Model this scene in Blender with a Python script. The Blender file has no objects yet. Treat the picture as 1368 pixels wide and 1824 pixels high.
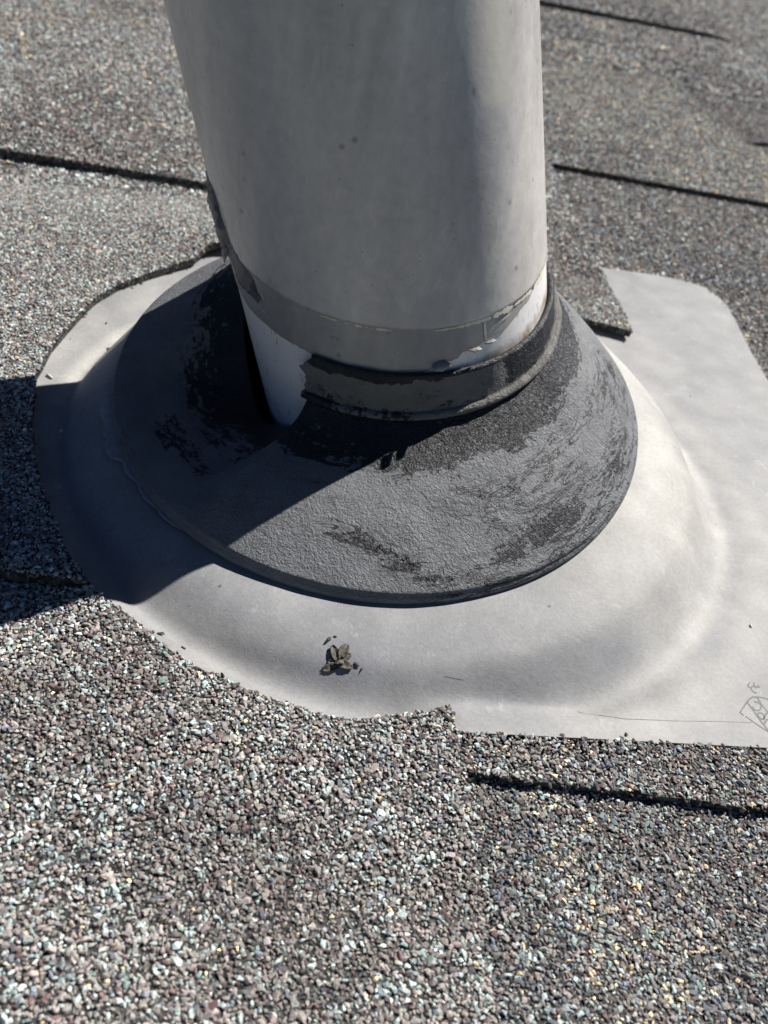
import bpy, bmesh, math, random
import numpy as np
from mathutils import Vector, Matrix
from mathutils.geometry import delaunay_2d_cdt

rng = np.random.default_rng(7)
random.seed(7)
MM = 0.001
scene = bpy.context.scene
COL = scene.collection

# ------------------------------------------------------------------ frames
# Everything is modelled in the plane of the roof (X along the courses, Y up the
# slope, Z off the roof, millimetres) and then pitched as one by ROOF.
PITCH = 18.0
ROOF = Matrix.Rotation(math.radians(PITCH), 4, 'X')
CAM_POS = np.array([-52.78, -244.38, 157.07])
CAM_R = np.array([0.9810, -0.0539, 0.1865])
CAM_U = np.array([-0.1098, 0.6385, 0.7617])
CAM_B = np.array([-0.1601, -0.7677, 0.6205])
FOCAL = 1600.0 / 1824.0            # focal length / picture height

# ------------------------------------------------------------------ camera
cam = bpy.data.cameras.new("camera")
cam_ob = bpy.data.objects.new("camera", cam)
COL.objects.link(cam_ob)
cam.sensor_fit = 'VERTICAL'
cam.sensor_height = 24.0
cam.lens = 24.0 * FOCAL
cam.clip_start = 0.005
cam.clip_end = 200
m = Matrix(((CAM_R[0], CAM_U[0], CAM_B[0], CAM_POS[0] * MM),
            (CAM_R[1], CAM_U[1], CAM_B[1], CAM_POS[1] * MM),
            (CAM_R[2], CAM_U[2], CAM_B[2], CAM_POS[2] * MM),
            (0, 0, 0, 1)))
cam_ob.matrix_world = ROOF @ m
cam.dof.use_dof = True
cam.dof.focus_distance = 0.212
cam.dof.aperture_fstop = 15.0
scene.camera = cam_ob
scene.render.resolution_x = 768
scene.render.resolution_y = 1024

# ------------------------------------------------------------------ light
SUN_AZ, SUN_EL = 40.0, 47.0        # in the roof frame
sd = Vector((math.cos(math.radians(SUN_AZ)) * math.cos(math.radians(SUN_EL)),
             math.sin(math.radians(SUN_AZ)) * math.cos(math.radians(SUN_EL)),
             math.sin(math.radians(SUN_EL))))
sd = (ROOF.to_3x3() @ sd).normalized()
sun = bpy.data.lights.new("sun", 'SUN')
sun.energy = 5.0
sun.angle = math.radians(0.5)
sun.color = (1.0, 0.965, 0.92)
sun_ob = bpy.data.objects.new("sun", sun)
COL.objects.link(sun_ob)
sun_ob.rotation_euler = sd.to_track_quat('Z', 'Y').to_euler()
w = bpy.data.worlds.new("World")
scene.world = w
w.use_nodes = True
nt = w.node_tree
bg = nt.nodes['Background']
sky = nt.nodes.new('ShaderNodeTexSky')
sky.sky_type = 'NISHITA'
sky.sun_disc = False
sky.sun_elevation = math.asin(sd.z)
sky.sun_rotation = math.atan2(sd.x, sd.y)
sky.ozone_density = 8.0
sky.air_density = 0.45
sky.altitude = 5000
sky.dust_density = 0.1
nt.links.new(sky.outputs[0], bg.inputs[0])
bg.inputs[1].default_value = 0.05
scene.view_settings.view_transform = 'Standard'
scene.view_settings.look = 'None'
scene.view_settings.exposure = 0.58
scene.view_settings.gamma = 1.0

# ------------------------------------------------------------------ helpers
def tag(o, label=None, cat=None, group=None, kind=None):
    if label: o['label'] = label
    if cat: o['category'] = cat
    if group: o['group'] = group
    if kind: o['kind'] = kind
    return o

def empty(name, loc):
    o = bpy.data.objects.new(name, None)
    o.empty_display_size = 0.02
    COL.objects.link(o)
    o.matrix_world = ROOF @ Matrix.Translation(Vector(loc) * MM)
    o['_base'] = [float(v) for v in loc]
    return o

def mesh_obj(name, V, F, mat, parent=None, smooth=False, attrs=None, col=None):
    """V in mm, roof frame. F: list of index lists or int array (n,3|4)."""
    V = np.asarray(V, dtype=np.float64)
    me = bpy.data.meshes.new(name)
    base = np.zeros(3)
    p = parent
    while p is not None:
        if '_base' in p: base = base + np.array(p['_base'])
        p = p.parent
    W = (V - base) * MM
    if isinstance(F, np.ndarray):
        n, k = F.shape
        me.vertices.add(len(W)); me.vertices.foreach_set('co', W.astype(np.float32).ravel())
        me.loops.add(n * k); me.loops.foreach_set('vertex_index', F.astype(np.int32).ravel())
        me.polygons.add(n)
        me.polygons.foreach_set('loop_start', np.arange(0, n * k, k, dtype=np.int32))
        me.update(calc_edges=True)
    else:
        me.from_pydata(W.tolist(), [], [list(f) for f in F])
        me.update()
    me.polygons.foreach_set('use_smooth', np.full(len(me.polygons), smooth))
    if col is not None:
        a = me.color_attributes.new('tint', 'FLOAT_COLOR', 'POINT')
        c = np.ones((len(W), 4), np.float32); c[:, :3] = col
        a.data.foreach_set('color', c.ravel())
    for k_, v_ in (attrs or {}).items():
        v_ = np.asarray(v_, np.float32)
        if v_.ndim == 2:
            a = me.attributes.new(k_, 'FLOAT_VECTOR', 'POINT'); a.data.foreach_set('vector', v_.ravel())
        else:
            a = me.attributes.new(k_, 'FLOAT', 'POINT'); a.data.foreach_set('value', v_.ravel())
    mats = mat if isinstance(mat, (list, tuple)) else [mat]
    for m_ in mats: me.materials.append(m_)
    me.validate()
    o = bpy.data.objects.new(name, me)
    COL.objects.link(o)
    if parent is not None: o.parent = parent
    else: o.matrix_world = ROOF
    return o

def inside(poly, x, y):
    poly = np.asarray(poly, float)
    r = np.zeros(np.shape(x), bool)
    j = len(poly) - 1
    for i in range(len(poly)):
        xi, yi = poly[i]; xj, yj = poly[j]
        if yi != yj:
            c = ((yi > y) != (yj > y)) & (x < (xj - xi) * (y - yi) / (yj - yi) + xi)
            r ^= c
        j = i
    return r

def sstep(a, b, x):
    t = np.clip((np.asarray(x, float) - a) / (b - a), 0, 1)
    return t * t * (3 - 2 * t)

def resample(poly, step):
    out = []
    n = len(poly)
    for i in range(n):
        a = np.array(poly[i], float); b = np.array(poly[(i + 1) % n], float)
        k = max(1, int(np.hypot(*(b - a)) / step))
        for s in range(k): out.append(a + (b - a) * s / k)
    return np.array(out)

def noise2(x, y, sc, seed=0, oct=3):
    """cheap value noise, about -1..1"""
    out = 0; amp = 1; tot = 0
    for o_ in range(oct):
        u = np.asarray(x) / sc * 2 ** o_ + 13.7 * seed + 5000; v = np.asarray(y) / sc * 2 ** o_ + 7.1 * seed + 5000
        i = np.floor(u).astype(np.int64); j = np.floor(v).astype(np.int64)
        fu = u - i; fv = v - j; fu = fu * fu * (3 - 2 * fu); fv = fv * fv * (3 - 2 * fv)
        def h(a, b):
            n = (a * 374761393 + b * 668265263 + seed * 1274126177 + o_ * 97) & 0x7fffffff
            n = ((n ^ (n >> 13)) * 1274126177) & 0x7fffffff
            return ((n ^ (n >> 16)) & 0xffff) / 32767.5 - 1
        val = (h(i, j) * (1 - fu) + h(i + 1, j) * fu) * (1 - fv) + (h(i, j + 1) * (1 - fu) + h(i + 1, j + 1) * fu) * fv
        out = out + val * amp; tot += amp; amp *= 0.5
    return out / tot

def project(P):
    D = P - CAM_POS
    z = -(D @ CAM_B)
    return (D @ CAM_R) / z * FOCAL, (D @ CAM_U) / z * FOCAL, z   # units of picture height

# ------------------------------------------------------------------ materials
def new_mat(name):
    m_ = bpy.data.materials.new(name); m_.use_nodes = True
    n = m_.node_tree.nodes; l = m_.node_tree.links
    b = n['Principled BSDF']
    return m_, n, l, b

def ramp(n, a, b, ca=(0, 0, 0, 1), cb=(1, 1, 1, 1)):
    r = n.new('ShaderNodeValToRGB')
    r.color_ramp.elements[0].position = a; r.color_ramp.elements[0].color = ca
    r.color_ramp.elements[1].position = b; r.color_ramp.elements[1].color = cb
    return r

def mixc(n, l, fac, a, b, mode='MIX'):
    x = n.new('ShaderNodeMix'); x.data_type = 'RGBA'; x.blend_type = mode
    for sock, v in ((x.inputs[0], fac), (x.inputs[6], a), (x.inputs[7], b)):
        if hasattr(v, 'is_output'): l.new(v, sock)
        else: sock.default_value = v
    return x.outputs[2]

def mth(n, l, op, a, b=0.0, c=None):
    x = n.new('ShaderNodeMath'); x.operation = op
    for sock, v in zip(x.inputs, (a, b, c)):
        if v is None: continue
        if hasattr(v, 'is_output'): l.new(v, sock)
        else: sock.default_value = v
    return x.outputs[0]

def noise(n, l, vec, scale, detail=3, rough=0.5, dist=0.0):
    x = n.new('ShaderNodeTexNoise'); x.inputs['Scale'].default_value = scale
    x.inputs['Detail'].default_value = detail; x.inputs['Roughness'].default_value = rough
    x.inputs['Distortion'].default_value = dist
    l.new(vec, x.inputs['Vector']); return x.outputs['Fac']

def voro(n, l, vec, scale, feature='F1', out='Distance', rnd=1.0):
    x = n.new('ShaderNodeTexVoronoi'); x.feature = feature; x.inputs['Scale'].default_value = scale
    x.inputs['Randomness'].default_value = rnd
    l.new(vec, x.inputs['Vector']); return x.outputs[out]

def bump(n, l, h, dist, strength=1.0, normal=None):
    x = n.new('ShaderNodeBump'); x.inputs['Distance'].default_value = dist
    x.inputs['Strength'].default_value = strength
    l.new(h, x.inputs['Height'])
    if normal is not None: l.new(normal, x.inputs['Normal'])
    return x.outputs[0]

def objco(n):
    return n.new('ShaderNodeTexCoord').outputs['Object']

# granule stone
M_GRAN, n, l, b = new_mat('granule_stone')
at = n.new('ShaderNodeAttribute'); at.attribute_name = 'tint'
co = objco(n)
f1 = noise(n, l, co, 2600, 2)
c = mixc(n, l, 0.35, at.outputs['Color'], ramp(n, .3, .7).outputs[0], 'MULTIPLY')
r_ = ramp(n, .25, .75, (.45, .45, .45, 1), (1.25, 1.25, 1.25, 1)); l.new(f1, r_.inputs[0])
c = mixc(n, l, 1.0, at.outputs['Color'], r_.outputs[0], 'MULTIPLY')
l.new(c, b.inputs['Base Color'])
b.inputs['Roughness'].default_value = 0.75
b.inputs['Specular IOR Level'].default_value = 0.25

# shingle asphalt bed with pressed-in grit
M_BED, n, l, b = new_mat('asphalt_bed')
co = objco(n)
vc = voro(n, l, co, 800, out='Color')
sp = n.new('ShaderNodeSeparateColor'); l.new(vc, sp.inputs[0])
rr = n.new('ShaderNodeValToRGB'); cr = rr.color_ramp; cr.interpolation = 'CONSTANT'
cr.elements[0].position = 0; cr.elements[0].color = (0.013, 0.013, 0.012, 1)
cr.elements[1].position = .35; cr.elements[1].color = (0.045, 0.038, 0.034, 1)
for p_, c_ in ((.6, (0.068, 0.077, 0.074, 1)), (.8, (0.023, 0.023, 0.025, 1)), (.93, (0.113, 0.099, 0.077, 1))):
    e = cr.elements.new(p_); e.color = c_
l.new(sp.outputs[0], rr.inputs[0])
bt = n.new('ShaderNodeAttribute'); bt.attribute_name = 'tint'
vmx = n.new('ShaderNodeVectorMath'); vmx.operation = 'SCALE'; l.new(rr.outputs[0], vmx.inputs[0])
sb = n.new('ShaderNodeSeparateColor'); l.new(bt.outputs['Color'], sb.inputs[0]); l.new(sb.outputs[0], vmx.inputs[3])
l.new(vmx.outputs[0], b.inputs['Base Color'])
l.new(bump(n, l, voro(n, l, co, 800), 0.0006), b.inputs['Normal'])
b.inputs['Roughness'].default_value = 0.8

# painted galvanised base
M_METAL, n, l, b = new_mat('weathered_metal_paint')
co = objco(n)
st = n.new('ShaderNodeAttribute'); st.attribute_name = 'chalk_and_highlight'
big = noise(n, l, co, 22, 4, .55)
mid = noise(n, l, co, 90, 4, .6)
fine = noise(n, l, co, 900, 3, .6)
r1 = ramp(n, .35, .68, (.255, .257, .262, 1), (.315, .313, .307, 1)); l.new(big, r1.inputs[0])
c = mixc(n, l, 0.0, r1.outputs[0], (.5, .5, .5, 1))
c = mixc(n, l, st.outputs['Fac'], r1.outputs[0], (.56, .54, .485, 1))  # cream of the chalky paint, brightened to paint in the dome's highlight
gr = n.new('ShaderNodeAttribute'); gr.attribute_name = 'smudge'
c = mixc(n, l, gr.outputs['Fac'], c, (.20, .21, .25, 1))
r2 = ramp(n, .3, .7, (.86, .86, .86, 1), (1.08, 1.08, 1.08, 1)); l.new(mid, r2.inputs[0])
c = mixc(n, l, 1.0, c, r2.outputs[0], 'MULTIPLY')
r3 = ramp(n, .3, .7, (.9, .9, .9, 1), (1.07, 1.07, 1.07, 1)); l.new(fine, r3.inputs[0])
c = mixc(n, l, 1.0, c, r3.outputs[0], 'MULTIPLY')
mt = ramp(n, .58, .72); l.new(noise(n, l, co, 160, 6, .8, .8), mt.inputs[0])
c = mixc(n, l, mth(n, l, 'MULTIPLY', mt.outputs[0], .28), c, (.62, .62, .6, 1))
m4 = n.new('ShaderNodeMapping'); m4.inputs['Scale'].default_value = (1, .06, 1); m4.inputs['Rotation'].default_value = (0, 0, .5); l.new(co, m4.inputs['Vector'])
sr = ramp(n, .70, .73); l.new(noise(n, l, m4.outputs[0], 420, 2, .6), sr.inputs[0])
c = mixc(n, l, mth(n, l, 'MULTIPLY', sr.outputs[0], .22), c, (.2, .2, .2, 1))
# sparse dark specks
vs = voro(n, l, co, 130)
rs = ramp(n, .045, .075, (1, 1, 1, 1), (0, 0, 0, 1)); l.new(vs, rs.inputs[0])
vm = noise(n, l, co, 60, 2); rm = ramp(n, .5, .6); l.new(vm, rm.inputs[0])
k = mth(n, l, 'MULTIPLY', rs.outputs[0], rm.outputs[0])
c = mixc(n, l, mth(n, l, 'MULTIPLY', k, .75), c, (.05, .05, .05, 1))
l.new(c, b.inputs['Base Color'])
b.inputs['Roughness'].default_value = 0.62
b.inputs['Specular IOR Level'].default_value = 0.3
wr = noise(n, l, co, 1100, 2, .5, 1.2)
nb = bump(n, l, wr, 0.00012, .55)
l.new(bump(n, l, noise(n, l, co, 45, 2), 0.0008, .5, nb), b.inputs['Normal'])

# rubber with peeling grey paint
def rubber(name, paint, stretch):
    m_, n, l, b = new_mat(name)
    co = objco(n)
    w_ = n.new('ShaderNodeAttribute'); w_.attribute_name = 'wear'
    pq = n.new('ShaderNodeAttribute'); pq.attribute_name = 'pq'
    mp = n.new('ShaderNodeMapping'); mp.inputs['Scale'].default_value = stretch
    l.new(pq.outputs['Vector'], mp.inputs['Vector'])
    a = noise(n, l, mp.outputs[0], 1.0, 6, .72, 1.2)
    c2 = noise(n, l, co, 700, 3, .6, .8)
    c3 = voro(n, l, co, 420, 'DISTANCE_TO_EDGE')
    s = mth(n, l, 'ADD', a, mth(n, l, 'MULTIPLY', mth(n, l, 'SUBTRACT', c2, .5), .42))
    s = mth(n, l, 'SUBTRACT', s, mth(n, l, 'MULTIPLY', c3, .25))
    s = mth(n, l, 'ADD', s, w_.outputs['Fac'])
    rp = ramp(n, .645, .668); l.new(s, rp.inputs[0])
    ck = n.new('ShaderNodeAttribute'); ck.attribute_name = 'crack'
    mp2 = n.new('ShaderNodeMapping'); mp2.inputs['Scale'].default_value = (stretch[0] * .8, stretch[1] * 1.0, 100); mp2.inputs['Location'].default_value = (3.1, 7.7, 0)
    l.new(pq.outputs['Vector'], mp2.inputs['Vector'])
    a2 = noise(n, l, mp2.outputs[0], 1.0, 6, .75, 1.0)
    rdg = mth(n, l, 'ABSOLUTE', mth(n, l, 'SUBTRACT', a2, .5))
    gate = noise(n, l, mp2.outputs[0], .45, 3, .6, .5)
    wd = mth(n, l, 'MULTIPLY', mth(n, l, 'SUBTRACT', mth(n, l, 'ADD', gate, mth(n, l, 'MULTIPLY', ck.outputs['Fac'], .25)), .60), .115)
    lines_ = mth(n, l, 'LESS_THAN', rdg, wd)
    mask = mth(n, l, 'MAXIMUM', rp.outputs[0], lines_)     # 1 = bare black rubber
    pn = noise(n, l, co, 120, 4, .6)
    rpn = ramp(n, .3, .7, tuple(v * .82 for v in paint) + (1,), tuple(v * 1.15 for v in paint) + (1,)); l.new(pn, rpn.inputs[0])
    rn = ramp(n, .3, .75, (.012, .013, .016, 1), (.028, .029, .034, 1)); l.new(noise(n, l, co, 500, 4, .7), rn.inputs[0])
    c = mixc(n, l, mask, rpn.outputs[0], rn.outputs[0])
    l.new(c, b.inputs['Base Color'])
    ro = mth(n, l, 'SUBTRACT', .62, mth(n, l, 'MULTIPLY', mask, .22)); l.new(ro, b.inputs['Roughness'])
    b.inputs['Specular IOR Level'].default_value = 0.32
    wr0 = noise(n, l, co, 640, 4, .6, 1.3)
    wmod = ramp(n, .35, .7, (.35, .35, .35, 1), (1.2, 1.2, 1.2, 1)); l.new(noise(n, l, co, 55, 3, .6), wmod.inputs[0])
    wr = mth(n, l, 'MULTIPLY', wr0, wmod.outputs[0])
    wr2 = noise(n, l, co, 1500, 2, .5, 1.0)
    h = mth(n, l, 'ADD', wr, mth(n, l, 'MULTIPLY', wr2, .35))
    h = mth(n, l, 'SUBTRACT', h, mth(n, l, 'MULTIPLY', mask, .35))
    l.new(bump(n, l, h, 0.0011, .85), b.inputs['Normal'])
    return m_
M_BOOT = rubber('peeling_painted_rubber', (.176, .181, .188), (100, 380, 100))
M_COLLAR = rubber('peeling_collar_rubber', (.16, .155, .145), (90, 200, 100))

# pipe paint
def pipe_paint(name, col_a, col_b, rough, film=0.0):
    m_, n, l, b = new_mat(name)
    co = objco(n)
    mp = n.new('ShaderNodeMapping'); mp.inputs['Scale'].default_value = (1, 1, .35)
    l.new(co, mp.inputs['Vector'])
    a = noise(n, l, mp.outputs[0], 28, 5, .6, .6)
    r1 = ramp(n, .35, .68, col_a + (1,), col_b + (1,)); l.new(a, r1.inputs[0])
    f = noise(n, l, co, 320, 4, .7)
    r2 = ramp(n, .3, .7, (.88, .88, .88, 1), (1.08, 1.08, 1.07, 1)); l.new(f, r2.inputs[0])
    c = mixc(n, l, 1.0, r1.outputs[0], r2.outputs[0], 'MULTIPLY')
    vs = voro(n, l, co, 150)
    rs = ramp(n, .05, .15, (1, 1, 1, 1), (0, 0, 0, 1)); l.new(vs, rs.inputs[0])
    rm = ramp(n, .44, .60); l.new(noise(n, l, co, 45, 2), rm.inputs[0])
    c = mixc(n, l, mth(n, l, 'MULTIPLY', mth(n, l, 'MULTIPLY', rs.outputs[0], rm.outputs[0]), .5), c, (.07, .07, .08, 1))
    ms = n.new('ShaderNodeMapping'); ms.inputs['Scale'].default_value = (1, 1, .12); l.new(co, ms.inputs['Vector'])
    rk_ = ramp(n, .40, .66, (.84, .845, .86, 1), (1.06, 1.06, 1.05, 1)); l.new(noise(n, l, ms.outputs[0], 55, 4, .6, .4), rk_.inputs[0])
    c = mixc(n, l, 1.0, c, rk_.outputs[0], 'MULTIPLY')
    sc_ = ramp(n, .60, .74); l.new(noise(n, l, co, 75, 6, .75, 1.5), sc_.inputs[0])
    c = mixc(n, l, mth(n, l, 'MULTIPLY', sc_.outputs[0], .35), c, (col_a[0] * .55, col_a[1] * .56, col_a[2] * .6, 1))
    vs2 = ramp(n, .03, .075, (1, 1, 1, 1), (0, 0, 0, 1)); l.new(voro(n, l, co, 260), vs2.inputs[0])
    c = mixc(n, l, mth(n, l, 'MULTIPLY', vs2.outputs[0], .6), c, (.08, .08, .08, 1))
    ca_ = n.new('ShaderNodeAttribute'); ca_.attribute_name = 'overspray'
    c = mixc(n, l, ca_.outputs['Fac'], c, (col_b[0] * 1.12, col_b[1] * 1.10, col_b[2] * .96, 1))
    fa_ = n.new('ShaderNodeAttribute'); fa_.attribute_name = 'film'
    c = mixc(n, l, fa_.outputs['Fac'], c, (col_a[0] * .62, col_a[1] * .64, col_a[2] * .70, 1))
    l.new(c, b.inputs['Base Color'])
    rr_ = ramp(n, .3, .7, (rough - .06,) * 3 + (1,), (rough + .08,) * 3 + (1,)); l.new(a, rr_.inputs[0])
    l.new(rr_.outputs[0], b.inputs['Roughness'])
    b.inputs['Specular IOR Level'].default_value = 0.5
    nb = bump(n, l, noise(n, l, co, 700, 3, .6), 0.00006, .6)
    l.new(bump(n, l, noise(n, l, co, 60, 3), 0.0006, .35, nb), b.inputs['Normal'])
    return m_
M_PAINT = pipe_paint('faded_grey_pipe_paint', (.54, .51, .475), (.67, .645, .60), .28)
M_BAND = pipe_paint('old_dark_pipe_paint', (.35, .335, .315), (.44, .425, .40), .36)
M_CREAM = pipe_paint('cream_undercoat', (.72, .68, .56), (.80, .76, .64), .5)
M_FLAKE = pipe_paint('loose_paint_flake', (.26, .255, .25), (.34, .33, .31), .5)

# white pvc with grime
M_PVC, n, l, b = new_mat('white_pvc')
co = objco(n)
dt = n.new('ShaderNodeAttribute'); dt.attribute_name = 'dirt'
a = noise(n, l, co, 60, 5, .65)
r1 = ramp(n, .3, .7, (.72, .705, .69, 1), (.85, .835, .815, 1)); l.new(a, r1.inputs[0])
dn = mth(n, l, 'ADD', noise(n, l, co, 130, 5, .7), dt.outputs['Fac'])
rd = ramp(n, .74, 1.15); l.new(dn, rd.inputs[0])
c = mixc(n, l, rd.outputs[0], r1.outputs[0], (.36, .28, .21, 1))
sc = n.new('ShaderNodeMapping'); sc.inputs['Scale'].default_value = (1, 1, .12); sc.inputs['Rotation'].default_value = (.1, .3, .2)
l.new(co, sc.inputs['Vector'])
rk = ramp(n, .62, .66); l.new(noise(n, l, sc.outputs[0], 900, 3, .7), rk.inputs[0])
c = mixc(n, l, mth(n, l, 'MULTIPLY', rk.outputs[0], .6), c, (.16, .17, .2, 1))
l.new(c, b.inputs['Base Color']); b.inputs['Roughness'].default_value = .4

def plain(name, col_, rough=.7, amp=.25, sc=300):
    m_, n, l, b = new_mat(name); co = objco(n)
    r = ramp(n, .3, .7, tuple(v * (1 - amp) for v in col_) + (1,), tuple(v * (1 + amp) for v in col_) + (1,))
    l.new(noise(n, l, co, sc, 4, .65), r.inputs[0]); l.new(r.outputs[0], b.inputs['Base Color'])
    b.inputs['Roughness'].default_value = rough
    l.new(bump(n, l, noise(n, l, co, sc * 3, 2), .0001, .5), b.inputs['Normal'])
    return m_
M_DARK = plain('black_asphalt_crumb', (.02, .02, .022))
M_WOOD = plain('roof_sheathing', (.03, .028, .025))
M_MARK = plain('stamped_line', (.055, .055, .055), .6)
M_SCR = plain('hairline_scratch', (.15, .15, .15), .6)
M_BUD = plain('dried_bud', (.105, .095, .075), .75, .5, 500)
M_CHIP = plain('pale_chip', (.62, .61, .58), .6)
M_UNDER = plain('loose_grey_paint', (.30, .31, .33), .55)

# ------------------------------------------------------------------ granules
def templates(k, nv, seed):
    r = np.random.default_rng(seed); out = []
    while len(out) < k:
        p = r.normal(size=(nv, 3)); p /= np.linalg.norm(p, axis=1)[:, None]
        p *= r.uniform(.8, 1.12, (nv, 1))
        p[:, 2] *= r.uniform(.5, .85); p[:, 0] *= r.uniform(1.0, 1.45); p[:, 1] *= r.uniform(.8, 1.05)
        bm = bmesh.new()
        for q in p: bm.verts.new(q)
        g = bmesh.ops.convex_hull(bm, input=bm.verts[:])
        dead = [v for v in bm.verts if not v.link_faces]
        for v in dead: bm.verts.remove(v)
        bmesh.ops.triangulate(bm, faces=bm.faces[:])
        bmesh.ops.recalc_face_normals(bm, faces=bm.faces[:])
        bm.verts.index_update()
        V = np.array([v.co[:] for v in bm.verts]); F = np.array([[v.index for v in f.verts] for f in bm.faces])
        bm.free()
        out.append((V, F))
    return out
TPL_NEAR = templates(26, 13, 1)
TPL_FAR = templates(14, 7, 2)

def rot_mats(az, tx, ty):
    ca, sa = np.cos(az), np.sin(az); cx, sx = np.cos(tx), np.sin(tx); cy, sy = np.cos(ty), np.sin(ty)
    Z = np.zeros((len(az), 3, 3)); Z[:, 0, 0] = ca; Z[:, 0, 1] = -sa; Z[:, 1, 0] = sa; Z[:, 1, 1] = ca; Z[:, 2, 2] = 1
    X = np.zeros_like(Z); X[:, 0, 0] = 1; X[:, 1, 1] = cx; X[:, 1, 2] = -sx; X[:, 2, 1] = sx; X[:, 2, 2] = cx
    Y = np.zeros_like(Z); Y[:, 1, 1] = 1; Y[:, 0, 0] = cy; Y[:, 0, 2] = sy; Y[:, 2, 0] = -sy; Y[:, 2, 2] = cy
    return X @ Y @ Z

PAL = np.array([   # linear base colours of the stone
    [.204, .184, .170],   # taupe
    [.146, .132, .122],   # brown grey
    [.265, .310, .302],   # pale green-blue
    [.350, .360, .345],   # near white
    [.060, .056, .058],   # charcoal
    [.105, .070, .068],   # maroon
    [.52, .41, .25],   # tan
    [.115, .128, .148],   # slate blue
    [.170, .215, .205],   # sage
])
def palette(kind):
    return {
        'mix':   [.33, .24, .17, .045, .06, .05, .012, .04, .05],
        'dark':  [.24, .30, .10, .03, .13, .04, .035, .08, .05],
        'tan':   [.22, .27, .13, .03, .07, .02, .12, .07, .08],
        'blue':  [.20, .24, .12, .03, .12, .04, .03, .17, .05],
        'brown': [.28, .36, .09, .03, .10, .07, .01, .03, .03],
    }[kind]

def granulate(pts, size, tpls, zone, r, tiltmax=.45, sink=.15):
    """pts (n,3) mm; returns V, F, colour"""
    n_ = len(pts)
    pw = np.array([palette(z) for z in ('mix', 'dark', 'tan', 'blue', 'brown')])
    pw /= pw.sum(1, keepdims=True)
    cum = np.cumsum(pw, 1)
    u = r.random(n_)
    ci = (u[:, None] > cum[zone]).sum(1).clip(0, len(PAL) - 1)
    colr = (2.25 if tpls is TPL_NEAR else 2.6) * PAL[ci] * r.normal(1, .18, (n_, 1)).clip(.5, 1.6) * r.normal(1, .025, (n_, 3))
    colr = colr * np.array([1.0, .84, .92, .80, .88])[zone][:, None]
    size = size * np.where((ci == 3) | (ci == 6), .85, 1.0)
    az = r.uniform(0, 2 * np.pi, n_); tx = r.uniform(-tiltmax, tiltmax, n_); ty = r.uniform(-tiltmax, tiltmax, n_)
    R_ = rot_mats(az, tx, ty)
    ti = r.integers(0, len(tpls), n_)
    Vs, Fs, Cs = [], [], []; off = 0
    for t, (tv, tf) in enumerate(tpls):
        s = np.nonzero(ti == t)[0]
        if len(s) == 0: continue
        v = np.einsum('nij,kj->nki', R_[s], tv) * size[s][:, None, None] + pts[s][:, None, :]
        v[:, :, 2] += (size[s] * sink)[:, None]
        k_ = len(tv)
        f_ = tf[None] + (np.arange(len(s)) * k_)[:, None, None] + off
        off += len(s) * k_
        Vs.append(v.reshape(-1, 3)); Fs.append(f_.reshape(-1, 3)); Cs.append(np.repeat(colr[s], k_, 0))
    return np.concatenate(Vs), np.concatenate(Fs), np.concatenate(Cs)

FLANGE = [(-30, -124.6), (150, -120.2), (153.2, 61), (155.3, 85), (159.7, 116), (161, 128), (160, 139), (156.5, 147), (149.7, 151.6),
          (140, 153), (127, 153.6), (-90, 140), (-113, 70), (-119, 30), (-119.5, -10), (-116, -40), (-106, -66), (-92, -90), (-68, -110), (-45, -120)]
FL_IN = [(x * .985 + .3, (y - 14) * .985 + 14) for x, y in FLANGE]

def zone_of(x, y, z_main, mixn, seed):
    a = noise2(x, y, 38, seed, 2)
    b_ = noise2(x, y, 60, seed + 5, 2)
    z = np.full(len(x), z_main)
    z = np.where(a > .22, mixn[0], z)
    z = np.where(b_ > .3, mixn[1], z)
    if seed == 11: z = np.where(x + 9 * b_ + 6 * a < 15, 3, z)
    return z

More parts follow.
